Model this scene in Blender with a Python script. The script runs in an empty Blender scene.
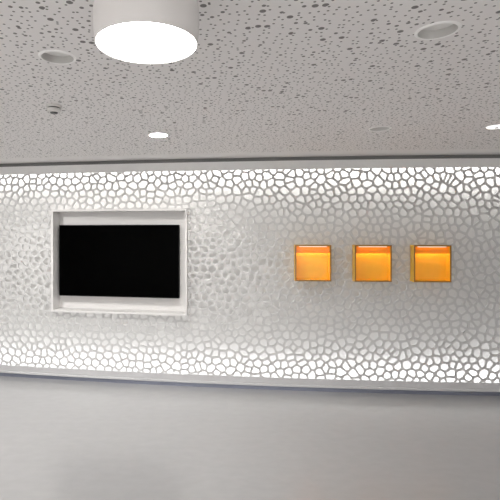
import bpy, bmesh, math, random
from mathutils import Vector, Matrix
from mathutils.geometry import tessellate_polygon

random.seed(11)
SC = bpy.context.scene
COL = SC.collection
PI = math.pi
CZ = 1.68            # eye height
F = 450.0            # focal length in pixels of the 500 px frame
HOR = 231.7          # pixel row of the horizon
PCX = 195.0          # pixel column straight ahead (the photograph is a crop)
WA, WB, WC = 4.8713, -0.1295, 0.0133   # plan of the wall
CEIL = CZ + 0.795    # ceiling height
XL, XR, YB = -4.2, 5.2, -3.6   # room extents


def wd(x):           # distance of the gently bowed feature wall
    return WA + WB * x + WC * x * x


def ws(x):
    return WB + 2 * WC * x


# ---------------------------------------------------------------- materials
def mat(name, col, rough=0.6, metal=0.0, spec=0.5, coat=0.0):
    m = bpy.data.materials.new(name)
    m.use_nodes = True
    b = m.node_tree.nodes['Principled BSDF']
    b.inputs['Base Color'].default_value = (*col, 1)
    b.inputs['Roughness'].default_value = rough
    b.inputs['Metallic'].default_value = metal
    b.inputs['Specular IOR Level'].default_value = spec
    b.inputs['Coat Weight'].default_value = coat
    b.inputs['Coat Roughness'].default_value = 0.18
    return m


def noise_var(m, scale, amount, detail=4.0, stretch=(1, 1, 1), bump=0.0):
    """slight procedural variation of the base colour (material grain)"""
    nt = m.node_tree
    b = nt.nodes['Principled BSDF']
    col = tuple(b.inputs['Base Color'].default_value)
    tc = nt.nodes.new('ShaderNodeTexCoord')
    mp = nt.nodes.new('ShaderNodeMapping')
    mp.inputs['Scale'].default_value = stretch
    nz = nt.nodes.new('ShaderNodeTexNoise')
    nz.inputs['Scale'].default_value = scale
    nz.inputs['Detail'].default_value = detail
    rp = nt.nodes.new('ShaderNodeValToRGB')
    rp.color_ramp.elements[0].position = 0.3
    rp.color_ramp.elements[1].position = 0.7
    rp.color_ramp.elements[0].color = (*[c * (1 - amount) for c in col[:3]], 1)
    rp.color_ramp.elements[1].color = (*[min(1, c * (1 + amount)) for c in col[:3]], 1)
    nt.links.new(tc.outputs['Object'], mp.inputs['Vector'])
    nt.links.new(mp.outputs['Vector'], nz.inputs['Vector'])
    nt.links.new(nz.outputs['Fac'], rp.inputs['Fac'])
    nt.links.new(rp.outputs['Color'], b.inputs['Base Color'])
    if bump:
        bp = nt.nodes.new('ShaderNodeBump')
        bp.inputs['Strength'].default_value = bump
        bp.inputs['Distance'].default_value = 0.002
        nt.links.new(nz.outputs['Fac'], bp.inputs['Height'])
        nt.links.new(bp.outputs['Normal'], b.inputs['Normal'])
    return m


def emit(name, col, strength):
    m = bpy.data.materials.new(name)
    m.use_nodes = True
    b = m.node_tree.nodes['Principled BSDF']
    b.inputs['Base Color'].default_value = (0.8, 0.8, 0.8, 1)
    b.inputs['Emission Color'].default_value = (*col, 1)
    b.inputs['Emission Strength'].default_value = strength
    return m


M = {}
M['paint'] = noise_var(mat('white_paint', (0.78, 0.775, 0.765), 0.6), 60, 0.015)
M['panel'] = noise_var(mat('panel_white', (0.62, 0.618, 0.613), 0.5), 40, 0.015)
M['fascia'] = noise_var(mat('fascia_white', (0.82, 0.82, 0.815), 0.5), 50, 0.015)
M['rail'] = noise_var(mat('rail_grey', (0.60, 0.60, 0.61), 0.45), 50, 0.015)
M['gap'] = mat('gap_grey', (0.22, 0.22, 0.22), 0.6)
M['alu'] = noise_var(mat('anodised_aluminium', (0.30, 0.32, 0.40), 0.38, metal=0.6), 30, 0.05, stretch=(0.1, 1, 8))
M['floor'] = noise_var(mat('linoleum', (0.385, 0.385, 0.387), 0.3, spec=0.5, coat=0.8), 9, 0.035, detail=8, stretch=(1, 1.6, 1), bump=0.05)
M['niche'] = noise_var(mat('niche_white', (0.74, 0.73, 0.72), 0.5), 50, 0.012)
M['tvglass'] = mat('black_glass', (0.0004, 0.0004, 0.0004), 0.2, spec=0.015)
M['tvcase'] = mat('black_plastic', (0.002, 0.002, 0.002), 0.45, spec=0.05)
M['steel'] = mat('dark_steel', (0.1, 0.1, 0.1), 0.4, metal=0.8)
M['lampwhite'] = mat('lamp_white', (0.82, 0.80, 0.79), 0.5)
M['ring'] = mat('ring_white', (0.92, 0.91, 0.90), 0.45)
M['reflector'] = mat('reflector_grey', (0.58, 0.57, 0.555), 0.45)
M['opal'] = mat('opal_off', (0.86, 0.85, 0.83), 0.4)
M['dark'] = mat('dark_slot', (0.06, 0.06, 0.06), 0.5)
M['plastic'] = mat('detector_white', (0.72, 0.70, 0.68), 0.45)
M['orange'] = noise_var(mat('orange_acrylic', (0.92, 0.53, 0.03), 0.22, coat=0.3), 14, 0.03)
M['orange_edge'] = noise_var(mat('orange_edge', (0.30, 0.15, 0.010), 0.3), 30, 0.04)
M['valance'] = noise_var(mat('orange_valance', (0.92, 0.41, 0.015), 0.2, coat=0.4), 8, 0.05, stretch=(0.3, 1, 12))
M['pendant_glow'] = emit('pendant_glow', (1.0, 0.975, 0.95), 8.0)
M['down_glow'] = emit('down_glow', (1.0, 0.97, 0.93), 350.0)
M['sensor_glow'] = emit('small_light_glow', (1.0, 0.97, 0.94), 0.6)
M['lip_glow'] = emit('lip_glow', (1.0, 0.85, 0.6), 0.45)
M['boxled'] = emit('box_led', (1.0, 0.86, 0.55), 5.6)


def make_translucent(m, col, fac):
    nt = m.node_tree
    b = nt.nodes['Principled BSDF']
    tr = nt.nodes.new('ShaderNodeBsdfTranslucent')
    tr.inputs['Color'].default_value = (*col, 1)
    mx = nt.nodes.new('ShaderNodeMixShader')
    mx.inputs['Fac'].default_value = fac
    nt.links.new(b.outputs['BSDF'], mx.inputs[1])
    nt.links.new(tr.outputs['BSDF'], mx.inputs[2])
    nt.links.new(mx.outputs['Shader'], nt.nodes['Material Output'].inputs['Surface'])


make_translucent(M['valance'], (0.95, 0.50, 0.03), 0.24)


def ceiling_material():
    m = mat('perforated_plaster', (0.83, 0.807, 0.80), 0.75, spec=0.2)
    nt = m.node_tree
    b = nt.nodes['Principled BSDF']
    tc = nt.nodes.new('ShaderNodeTexCoord')
    vo = nt.nodes.new('ShaderNodeTexVoronoi')
    vo.voronoi_dimensions = '2D'
    vo.feature = 'F1'
    vo.inputs['Scale'].default_value = 28.0
    vo.inputs['Randomness'].default_value = 0.85
    nt.links.new(tc.outputs['Object'], vo.inputs['Vector'])
    sep = nt.nodes.new('ShaderNodeSeparateColor')
    nt.links.new(vo.outputs['Color'], sep.inputs['Color'])
    rp = nt.nodes.new('ShaderNodeValToRGB')          # three hole sizes
    rp.color_ramp.interpolation = 'CONSTANT'
    e = rp.color_ramp.elements
    e[0].position = 0.0
    e[0].color = (0.14,) * 3 + (1,)
    e[1].position = 0.84
    e[1].color = (0.225,) * 3 + (1,)
    n = e.new(0.955)
    n.color = (0.34,) * 3 + (1,)
    nt.links.new(sep.outputs['Red'], rp.inputs['Fac'])
    lt = nt.nodes.new('ShaderNodeMath')
    lt.operation = 'LESS_THAN'
    nt.links.new(vo.outputs['Distance'], lt.inputs[0])
    nt.links.new(rp.outputs['Color'], lt.inputs[1])
    mx = nt.nodes.new('ShaderNodeMix')
    mx.data_type = 'RGBA'
    mx.inputs['A'].default_value = (0.83, 0.807, 0.80, 1)
    mx.inputs['B'].default_value = (0.22, 0.21, 0.205, 1)
    # plain unperforated border along the feature wall
    sx = nt.nodes.new('ShaderNodeSeparateXYZ')
    nt.links.new(tc.outputs['Object'], sx.inputs['Vector'])

    def math_node(op, a, b):
        nd = nt.nodes.new('ShaderNodeMath')
        nd.operation = op
        for i, v in enumerate((a, b)):
            if isinstance(v, (int, float)):
                nd.inputs[i].default_value = v
            else:
                nt.links.new(v, nd.inputs[i])
        return nd.outputs['Value']

    q = math_node('MULTIPLY', sx.outputs['X'], WC)
    q = math_node('ADD', q, WB)
    q = math_node('MULTIPLY', q, sx.outputs['X'])
    q = math_node('ADD', q, WA - 0.30)
    q = math_node('LESS_THAN', sx.outputs['Y'], q)
    q = math_node('MULTIPLY', q, lt.outputs['Value'])
    nt.links.new(q, mx.inputs['Factor'])
    nt.links.new(mx.outputs['Result'], b.inputs['Base Color'])
    return m


M['ceiling'] = ceiling_material()


# ---------------------------------------------------------------- helpers
def obj(name, bm, m, parent=None, loc=(0, 0, 0), smooth=None):
    me = bpy.data.meshes.new(name)
    bmesh.ops.recalc_face_normals(bm, faces=bm.faces)
    bm.to_mesh(me)
    bm.free()
    me.materials.append(m)
    if smooth is not None:
        me.shade_smooth()
        me.set_sharp_from_angle(angle=smooth)
    o = bpy.data.objects.new(name, me)
    COL.objects.link(o)
    o.location = loc
    if parent:
        o.parent = parent
    return o


def tag(o, label, cat, group=None, kind=None):
    if label:
        o['label'] = label
    if cat:
        o['category'] = cat
    if group:
        o['group'] = group
    if kind:
        o['kind'] = kind
    return o


def thing(name, label, cat, loc, rz=0.0, group=None):
    o = bpy.data.objects.new(name, None)
    o.empty_display_size = 0.1
    COL.objects.link(o)
    o.location = loc
    o.rotation_euler = (0, 0, rz)
    return tag(o, label, cat, group)


def struct(name, bm, m, **k):
    o = obj(name, bm, m, **k)
    o['kind'] = 'structure'
    return o


def add_box(bm, x0, x1, y0, y1, z0, z1, bevel=0.0):
    r = bmesh.ops.create_cube(bm, size=1.0)
    vs = r['verts']
    for v in vs:
        v.co = Vector((x0 + (v.co.x + .5) * (x1 - x0), y0 + (v.co.y + .5) * (y1 - y0), z0 + (v.co.z + .5) * (z1 - z0)))
    if bevel:
        es = list({e for v in vs for e in v.link_edges})
        bmesh.ops.bevel(bm, geom=es, offset=bevel, segments=2, affect='EDGES', profile=0.5)
    return bm


def box(*a, **k):
    return add_box(bmesh.new(), *a, **k)


def add_lathe(bm, prof, seg=64, close=False):
    rings = []
    for r, z in prof:
        if r < 1e-6:
            rings.append([bm.verts.new((0, 0, z))])
        else:
            rings.append([bm.verts.new((r * math.cos(2 * PI * i / seg), r * math.sin(2 * PI * i / seg), z)) for i in range(seg)])
    pairs = list(zip(rings, rings[1:]))
    if close:
        pairs.append((rings[-1], rings[0]))
    for a, b in pairs:
        for i in range(seg):
            j = (i + 1) % seg
            if len(a) == 1 and len(b) == 1:
                continue
            if len(a) == 1:
                bm.faces.new((a[0], b[i], b[j]))
            elif len(b) == 1:
                bm.faces.new((a[i], a[j], b[0]))
            else:
                bm.faces.new((a[i], a[j], b[j], b[i]))
    return bm


def lathe(prof, seg=64, close=False):
    return add_lathe(bmesh.new(), prof, seg, close)


def sweep(prof, x0=XL, x1=XR, n=80):
    """closed profile [(outward offset, z)] swept along the bowed wall"""
    bm = bmesh.new()
    rows = []
    for i in range(n + 1):
        x = x0 + (x1 - x0) * i / n
        rows.append([bm.verts.new((x, wd(x) - o, z)) for o, z in prof])
    k = len(prof)
    for a, b in zip(rows, rows[1:]):
        for i in range(k):
            j = (i + 1) % k
            bm.faces.new((a[i], a[j], b[j], b[i]))
    bm.faces.new(rows[0])
    bm.faces.new(list(reversed(rows[-1])))
    return bm


def ray_at(px, ox, oy, rz, ly):
    """local x where the sight line of pixel column px meets local plane y=ly of a frame at (ox,oy,rz)"""
    t = (px - PCX) / F
    c, s = math.cos(rz), math.sin(rz)
    # world = (ox + c*lx - s*ly, oy + s*lx + c*ly);  X = t*Y
    return (t * (oy + c * ly) - ox + s * ly) / (c - t * s)


# ---------------------------------------------------------------- room shell
struct('floor', box(XL - .1, XR + .1, YB - .1, 6.2, -0.1, 0.0), M['floor'])
bk = 0.172
struct('wall_back', sweep([(-bk, 0), (-bk, CEIL), (-bk - .12, CEIL), (-bk - .12, 0)]), M['paint'])
struct('wall_left', box(XL - .1, XL, YB, 6.0, 0, CEIL + .0), M['paint'])
struct('wall_right', box(XR, XR + .1, YB, 6.0, 0, CEIL + .0), M['paint'])
struct('wall_front', box(XL, XR, YB - .1, YB, 0, CEIL + .0), M['paint'])


def on_ceiling(px, py):
    y = 0.795 * F / (HOR - py)
    return ((px - PCX) * y / F, y)


DOWN = [(437.5, 30.5), (57.5, 57.0), (379.5, 128.5), (158.5, 134.8)]
down_xy = [on_ceiling(*p) for p in DOWN]
HOLE_R = 0.074


def make_ceiling():
    loops = [[Vector((XL - .1, YB - .1, 0)), Vector((XR + .1, YB - .1, 0)), Vector((XR + .1, 6.2, 0)), Vector((XL - .1, 6.2, 0))]]
    for x, y in down_xy:
        loops.append([Vector((x + HOLE_R * math.cos(-2 * PI * i / 40), y + HOLE_R * math.sin(-2 * PI * i / 40), 0)) for i in range(40)])
    tris = tessellate_polygon(loops)
    flat = [v for l in loops for v in l]
    bm = bmesh.new()
    vs = [bm.verts.new((v.x, v.y, CEIL)) for v in flat]
    for t in tris:
        try:
            bm.faces.new([vs[i] for i in t])
        except ValueError:
            pass
    r = bmesh.ops.extrude_face_region(bm, geom=list(bm.faces))
    for g in r['geom']:
        if isinstance(g, bmesh.types.BMVert):
            g.co.z += 0.02
    return bm


struct('ceiling', make_ceiling(), M['ceiling'])

zt0, zt1 = CZ + 0.660, CZ + 0.752
struct('trim_1', sweep([(0, zt0), (0, zt1), (-.16, zt1), (-.16, zt1 - .01), (-.012, zt1 - .01), (-.012, zt0)]), M['fascia'])
struct('trim_2', sweep([(-.045, zt1), (-.045, CEIL), (-.16, CEIL), (-.16, zt1)]), M['gap'])
zb1, zb0 = CZ - 1.548, CZ - 1.614
struct('trim_3', sweep([(-.012, zb1), (0, zb1), (0, zb0), (.012, zb0 - .003), (.014, zb0 - .018), (.010, zb0 - .022),
                        (-.16, zb0 - .022), (-.16, zb0 - .008), (-.012, zb0 - .008)]), M['rail'])
struct('baseboard_back', sweep([(-.010, 0.0), (-.010, .014), (-.006, .016), (-.006, .028), (-.010, .030), (-.010, zb0 - .022), (-.03, zb0 - .022), (-.03, 0.0)]), M['alu'])


# ---------------------------------------------------------------- perforated screen
def clip(poly, nx, ny, c):
    """keep nx*x+ny*y <= c"""
    out = []
    n = len(poly)
    for i in range(n):
        a, b = poly[i], poly[(i + 1) % n]
        da = nx * a[0] + ny * a[1] - c
        db = nx * b[0] + ny * b[1] - c
        if da <= 0:
            out.append(a)
        if (da < 0 < db) or (db < 0 < da):
            t = da / (da - db)
            out.append((a[0] + t * (b[0] - a[0]), a[1] + t * (b[1] - a[1])))
    return out


def clean(poly, eps=1e-4):
    out = []
    for p in poly:
        if not out or math.hypot(p[0] - out[-1][0], p[1] - out[-1][1]) > eps:
            out.append(p)
    if len(out) > 1 and math.hypot(out[0][0] - out[-1][0], out[0][1] - out[-1][1]) < eps:
        out.pop()
    return out


PX, PZ = 0.089, 0.0761
SX0, SX1, SZ0, SZ1 = XL, XR, CZ - 1.605, CZ + 0.735
STRUT = 0.0215


def voronoi_cells():
    grid = {}
    nx, nz = int((SX1 - SX0) / PX) + 3, int((SZ1 - SZ0) / PZ) + 3
    for j in range(-1, nz):
        for i in range(-1, nx):
            x = SX0 + (i + (0.5 if j % 2 else 0.0)) * PX + random.uniform(-.47, .47) * PX
            z = CZ - 1.548 + j * PZ + random.uniform(-.47, .47) * PZ
            grid[i, j] = (x, z)

    def cell(k, off):
        i, j = k
        p = grid[k]
        R = 2.2 * PX
        poly = [(p[0] - R, p[1] - R), (p[0] + R, p[1] - R), (p[0] + R, p[1] + R), (p[0] - R, p[1] + R)]
        for dj in range(-3, 4):
            for di in range(-3, 4):
                q = grid.get((i + di, j + dj))
                if q is None or q == p:
                    continue
                dx, dz = q[0] - p[0], q[1] - p[1]
                L = math.hypot(dx, dz)
                if L < 1e-6 or L > 3.2 * PX:
                    continue
                ux, uz = dx / L, dz / L
                poly = clip(poly, ux, uz, ux * (p[0] + q[0]) / 2 + uz * (p[1] + q[1]) / 2 - off)
                if len(poly) < 3:
                    return []
        return poly

    # one relaxation step evens the cells out a little
    for _ in range(2):
      new = {}
      for k in grid:
        c = cell(k, 0)
        if len(c) >= 3:
            cx = sum(p[0] for p in c) / len(c)
            cz = sum(p[1] for p in c) / len(c)
            g = grid[k]
            new[k] = (g[0] * .6 + cx * .4, g[1] * .6 + cz * .4)
        else:
            new[k] = grid[k]
      grid.update(new)
    for k in grid:
        o = cell(k, 0)
        h = cell(k, STRUT / 2)
        yield grid[k], o, h


def rounded(poly, f=0.26):
    out = []
    n = len(poly)
    for i in range(n):
        a, b, c = poly[i - 1], poly[i], poly[(i + 1) % n]
        p = (b[0] + (a[0] - b[0]) * f, b[1] + (a[1] - b[1]) * f)
        q = (b[0] + (c[0] - b[0]) * f, b[1] + (c[1] - b[1]) * f)
        m = ((p[0] + q[0] + 2 * b[0]) / 4, (p[1] + q[1] + 2 * b[1]) / 4)
        out += [p, m, q]
    return out


def area_of(p):
    return abs(sum(p[i - 1][0] * p[i][1] - p[i][0] * p[i - 1][1] for i in range(len(p)))) / 2 if len(p) > 2 else 0.0


def outside(c, poly):
    """half plane through one side of rectangle c that keeps most of poly, or None if poly stays clear of c"""
    inner = poly
    for a in ((-1, 0, -c[0]), (1, 0, c[1]), (0, -1, -c[2]), (0, 1, c[3])):
        inner = clip(inner, *a)
        if len(inner) < 3:
            return None
    if area_of(inner) < 1e-7:
        return None
    sides = ((1, 0, c[0]), (-1, 0, -c[1]), (0, 1, c[2]), (0, -1, -c[3]))
    return max(sides, key=lambda a: area_of(clip(poly, *a)))


def rect_clip(poly, m=0.0):
    for a in ((-1, 0, -SX0 - m), (1, 0, SX1 - m), (0, -1, -SZ0 - m), (0, 1, SZ1 - m)):
        poly = clip(poly, *a)
        if len(poly) < 3:
            return []
    return clean(poly)


# rectangles where fittings pass right through the screen (x0, x1, z0, z1)
CUTS = []


def make_screen():
    bm = bmesh.new()
    fo, bo = -0.014, -0.026           # front and back faces (offset from the wall line)

    def V(p, o):
        return bm.verts.new((p[0], wd(p[0]) - o, p[1]))

    def tri(a, b, c):
        if (b.co - a.co).cross(c.co - a.co).length > 2e-9:
            bm.faces.new((a, b, c))

    for site, o, h in voronoi_cells():
        o = rect_clip(o)
        if len(o) < 3:
            continue
        h = rect_clip(h, 0.008) if len(h) >= 3 else []
        if len(h) >= 3:
            h = clean(rounded(clean(h)), 5e-4)
        for c in CUTS:
            side = outside(c, o)
            if side:
                o = clean(clip(o, *side))
                h = clean(clip(h, *side), 5e-4) if len(h) >= 3 else []
        if area_of(o) < 1e-6:
            continue
        area = area_of(h)
        if area < 1.5e-4:
            bm.faces.new([V(p, fo) for p in o])
            bm.faces.new([V(p, bo) for p in reversed(o)])
            continue
        cx = sum(p[0] for p in h) / len(h)
        cz = sum(p[1] for p in h) / len(h)

        def ang(p):
            return math.atan2(p[1] - cz, p[0] - cx)

        o = sorted(o, key=ang)
        h = sorted(h, key=ang)
        loops = {}
        for off in (fo, bo):
            ov = [V(p, off) for p in o]
            hv = [V(p, off) for p in h]
            loops[off] = hv
            oa = [ang(p) for p in o]
            ha = [ang(p) for p in h]
            i = j = 0
            no, nh = len(o), len(h)
            while i < no or j < nh:
                ta = oa[i + 1] if i + 1 < no else oa[0] + 2 * PI if i < no else 1e9
                tb = ha[j + 1] if j + 1 < nh else ha[0] + 2 * PI if j < nh else 1e9
                if i < no and (ta <= tb or j >= nh):
                    tri(ov[i % no], ov[(i + 1) % no], hv[j % nh])
                    i += 1
                else:
                    tri(ov[i % no], hv[(j + 1) % nh], hv[j % nh])
                    j += 1
        a, b = loops[fo], loops[bo]
        n = len(a)
        for i in range(n):
            j = (i + 1) % n
            bm.faces.new((a[i], a[j], b[j], b[i]))
    return bm


# ---------------------------------------------------------------- niche and television
nlx, nly = (51 - PCX) * 5.08 / F, 5.08
nrx, nry = (187 - PCX) * 4.83 / F, 4.83
nrz = math.atan2(nry - nly, nrx - nlx)
NW = math.hypot(nrx - nlx, nry - nly)
NZ0, NZ1 = CZ - 0.906, CZ + 0.250
ND, NT = 0.198, 0.024
NB = 0.180        # back panel face
niche = thing('wall_niche', 'white rectangular recessed frame in the perforated wall around the black television', 'niche', (nlx, nly, NZ0), nrz)
NH = NZ1 - NZ0


def niche_frame():
    bm = bmesh.new()
    add_box(bm, 0, NT, 0, ND, 0, NH, 0.002)
    add_box(bm, NW - NT, NW, 0, ND, 0, NH, 0.002)
    add_box(bm, NT, NW - NT, 0.0, ND, NH - NT, NH, 0.002)
    add_box(bm, NT, NW - NT, 0.0, ND, 0, NT, 0.002)
    return bm


obj('frame', niche_frame(), M['niche'], niche)
obj('back_panel', box(NT, NW - NT, NB, ND - .002, NT, NH - NT), M['niche'], niche)
CUTS.append((nlx + .004, nrx + .008, NZ0 - .001, NZ1 + .001))

tvf = 0.095
tx0 = ray_at(59.2, nlx, nly, nrz, tvf)
tx1 = ray_at(179.0, nlx, nly, nrz, tvf)
tz0, tz1 = CZ - 0.733, CZ + 0.076
c, s = math.cos(nrz), math.sin(nrz)
tcx = (tx0 + tx1) / 2
tv = thing('television', 'large black flat screen television switched off inside the white wall niche', 'television',
           (nlx + c * tcx - s * tvf, nly + s * tcx + c * tvf, tz0), nrz)
hw, TH = (tx1 - tx0) / 2, tz1 - tz0
obj('casing', box(-hw, hw, 0.003, 0.046, 0, TH, 0.006), M['tvcase'], tv)
obj('screen', box(-hw + .008, hw - .008, 0.0, 0.010, 0.012, TH - .008, 0.0015), M['tvglass'], tv)


def bezel():
    bm = bmesh.new()
    add_box(bm, -hw, -hw + .008, -.001, .012, 0, TH, .001)
    add_box(bm, hw - .008, hw, -.001, .012, 0, TH, .001)
    add_box(bm, -hw + .008, hw - .008, -.001, .012, TH - .008, TH, .001)
    add_box(bm, -hw + .008, hw - .008, -.001, .012, 0, .012, .001)
    return bm


obj('bezel', bezel(), M['tvcase'], tv)
br = bmesh.new()
add_box(br, -.30, .30, 0.058, NB - tvf, .25, .55)
add_box(br, -.22, -.18, 0.044, 0.060, .15, .65)
add_box(br, .18, .22, 0.044, 0.060, .15, .65)
obj('wall_bracket', br, M['steel'], tv)

# ---------------------------------------------------------------- orange boxes
BOXW, BOXH, BP, BT = 0.368, 0.376, 0.086, 0.011
labels = ['leftmost of three orange lit square display boxes, nearest the television',
          'middle one of the three orange lit square display boxes on the wall',
          'rightmost of three orange lit square display boxes, farthest from the television']


def make_orange(x0, ztop, label):
    rz = math.atan(ws(x0))
    t = thing('display_box', label, 'display box', (x0, wd(x0) + .014, ztop - BOXH), rz, 'orange display boxes on the wall')
    w = BOXW / 2
    b0, b1 = -BP, 0.02
    bm = bmesh.new()
    add_box(bm, -w, -w + BT, b0 + .002, b1, 0, BOXH)
    add_box(bm, w - BT, w, b0 + .002, b1, 0, BOXH)
    add_box(bm, -w + BT, w - BT, b0 + .002, b1, BOXH - BT, BOXH)
    add_box(bm, -w + BT, w - BT, b0 + .002, b1, 0, BT)
    obj('shell', bm, M['orange'], t)
    bm = bmesh.new()
    e = 0.013
    add_box(bm, -w, -w + e, b0, b0 + .003, 0, BOXH)
    add_box(bm, w - e, w, b0, b0 + .003, 0, BOXH)
    add_box(bm, -w + e, w - e, b0, b0 + .003, BOXH - e, BOXH)
    add_box(bm, -w + e, w - e, b0, b0 + .003, 0, e)
    tag(obj('front_edge', bm, M['orange_edge'], t), 'darker brownish orange cut edge', None)
    obj('back_panel', box(-w + BT, w - BT, b1 - .006, b1, BT, BOXH - BT), M['orange'], t)
    v = obj('light_valance', box(-w + BT, w - BT, b0 + .030, b0 + .036, BOXH - .085, BOXH - BT), M['valance'], t)
    obj('light_strip', box(-w + .03, w - .03, b0 + .05, b0 + .075, BOXH - BT - .018, BOXH - BT - .008), M['boxled'], t)
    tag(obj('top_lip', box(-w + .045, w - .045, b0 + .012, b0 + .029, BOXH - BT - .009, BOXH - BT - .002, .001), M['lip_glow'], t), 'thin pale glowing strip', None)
    return t


for px, lab in zip((314.0, 374.0, 433.3), labels):
    x = 0.0
    for _ in range(20):
        x = (px - PCX) / F * (wd(x) + .014 - BP)
    make_orange(x, CZ - 0.1375, lab)
    CUTS.append((x - BOXW / 2 - .004, x + BOXW / 2 + .002, CZ - .1375 - BOXH - .001, CZ - .1375 + .001))

screen = obj('perforated_panel', make_screen(), M['panel'])
tag(screen, 'white wall panel perforated with irregular rounded polygon holes, backlit along top and bottom', 'wall panel')

# hidden light strips behind the rails, along top and bottom of the panel
N = 9
for i in range(N):
    xa, xb = XL + .05 + (XR - XL - .1) * i / N, XL + .05 + (XR - XL - .1) * (i + 1) / N
    xm = (xa + xb) / 2
    for top in (True, False):
        L = bpy.data.lights.new('cove_light', 'AREA')
        L.shape = 'RECTANGLE'
        L.size = xb - xa
        L.size_y = 0.03
        L.energy = 1.6 if top else 1.28
        L.color = (1.0, 0.985, 0.96) if top else (0.985, 0.99, 1.0)
        o = bpy.data.objects.new('cove_light', L)
        COL.objects.link(o)
        o.location = (xm, wd(xm) + 0.075, zt1 - .016 if top else zb0 - .004)
        tilt = 0.0
        o.rotation_euler = (0 if top else PI, 0, math.atan(ws(xm)) * (1 if top else 1))

# ---------------------------------------------------------------- ceiling lamps and fittings
H = 0.592
ly = H * F / (HOR - 45.2)
lx = (146.7 - PCX) * ly / F
R = 51.6 * ly / F
lamp = thing('drum_lamp', 'big white round drum ceiling lamp, glowing underneath', 'ceiling lamp', (lx, ly, CZ + H))
hh = CEIL - CZ - H
obj('shade', lathe([(R - .005, 0.0), (R - .001, 0.002), (R + .003, .05), (R + .003, .100), (R, .120), (R - .006, .138), (R - .016, .155), (R - .030, .170), (R - .048, .181), (R - .065, hh - .012),
                    (R * .55, hh - .012), (R * .55, hh - .014), (R - .068, hh - .015), (R - .034, .166), (R - .011, .137), (R - .005, .110), (R - .006, 0.004)], 96, True),
    M['lampwhite'], lamp, smooth=math.radians(40))
obj('diffuser', lathe([(0, 0.002), (R - .0065, 0.002), (R - .0065, 0.010), (0, 0.010)], 96), M['pendant_glow'], lamp)
obj('canopy', lathe([(0, hh - .013), (R * .56, hh - .013), (R * .56, hh), (0, hh)], 64), M['lampwhite'], lamp)

DL = ['unlit round recessed downlight at right, largest of the recessed lights',
      'unlit round recessed downlight at left of the glowing drum lamp',
      'small unlit recessed downlight near the wall, above the orange boxes',
      'small lit recessed downlight glowing white, above the television']


def downlight(x, y, label, lit):
    t = thing('downlight', label, 'downlight', (x, y, CEIL), 0, 'recessed round ceiling downlights')
    r0, r1 = 0.083, 0.0705
    obj('trim_ring', lathe([(r1, -.004), (r1 + .003, -.006), (r0 - .003, -.004), (r0, -.0005), (r0, 0.0), (r1, 0.0)], 64, True), M['ring'], t, smooth=math.radians(35))
    dep = 0.031 if not lit else 0.018
    obj('reflector', lathe([(r1, -.003), (r1 - .002, dep), (r1 + .001, dep), (r1 + .002, -.0025)], 64, True), M['reflector'], t, smooth=math.radians(40))
    obj('diffuser', lathe([(0, dep - .004), (r1 - .003, dep - .002), (r1 - .003, dep + .004), (0, dep + .004)], 64), M['down_glow'] if lit else M['opal'], t)
    return t


for (x, y), lab in zip(down_xy, DL):
    downlight(x, y, lab, lab.startswith('small lit'))

# smoke detector, upper left
dx, dy = on_ceiling(54.0, 105.6)
det = thing('smoke_detector', 'small white round detector with dark slots under the ceiling at left', 'detector', (dx, dy, CEIL))
obj('base_plate', lathe([(0, 0), (.050, 0), (.050, -.010), (.047, -.013), (0, -.013)], 48), M['plastic'], det, smooth=math.radians(35))
obj('vent_slot', lathe([(0, -.013), (.036, -.013), (.036, -.021), (0, -.021)], 48), M['dark'], det, smooth=math.radians(35))
obj('cap', lathe([(0, -.021), (.043, -.021), (.044, -.026), (.040, -.037), (.030, -.043), (0, -.044)], 48), M['plastic'], det, smooth=math.radians(35))
obj('lens', lathe([(0, -.0435), (.024, -.0435), (.021, -.050), (0, -.052)], 32), M['dark'], det, smooth=math.radians(35))

# flat ceiling disc at the right edge
dx, dy = on_ceiling(496.5, 126.6)
sp = thing('disc_light', 'flat bright white disc light with dark centre at right edge of ceiling', 'ceiling light', (dx, dy, CEIL))
obj('disc', lathe([(0, 0), (.066, 0), (.066, -.003), (.060, -.007), (0, -.008)], 48), M['sensor_glow'], sp, smooth=math.radians(35))
obj('lens', lathe([(0, -.0085), (.013, -.0085), (.012, -.012), (0, -.014)], 24), M['dark'], sp)


# ---------------------------------------------------------------- unseen lights added outside the frame to brighten the room
def area(x, y, size, e, col=(1, .98, .96)):
    L = bpy.data.lights.new('added_room_light', 'AREA')
    L.shape = 'DISK'
    L.size = size
    L.energy = e
    L.color = col
    o = bpy.data.objects.new('added_room_light', L)
    COL.objects.link(o)
    o.location = (x, y, CEIL - .2)
    return o


area(-2.7, 1.6, .33, 7)
area(-2.4, -2.2, .33, 68)
area(1.0, -2.4, .33, 54)
area(-2.05, 3.9, .14, 15)

w = bpy.data.worlds.new('World')
w.use_nodes = True
w.node_tree.nodes['Background'].inputs['Color'].default_value = (0.5, 0.5, 0.52, 1)
w.node_tree.nodes['Background'].inputs['Strength'].default_value = 0.2
SC.world = w

# ---------------------------------------------------------------- camera
cam = bpy.data.cameras.new('Camera')
cam.sensor_width = 36.0
cam.lens = F / 500 * 36.0
cam.shift_y = -(250 - HOR) / 500
cam.shift_x = (250 - PCX) / 500
co = bpy.data.objects.new('Camera', cam)
co.location = (0, 0, CZ)
co.rotation_euler = (PI / 2, 0, 0)
COL.objects.link(co)
SC.camera = co

vs = SC.view_settings
vs.view_transform = 'Standard'
vs.look = 'None'
vs.exposure = 0.92
vs.gamma = 1.0
vs.use_curve_mapping = False
SC.cycles.max_bounces = 12
SC.cycles.diffuse_bounces = 8
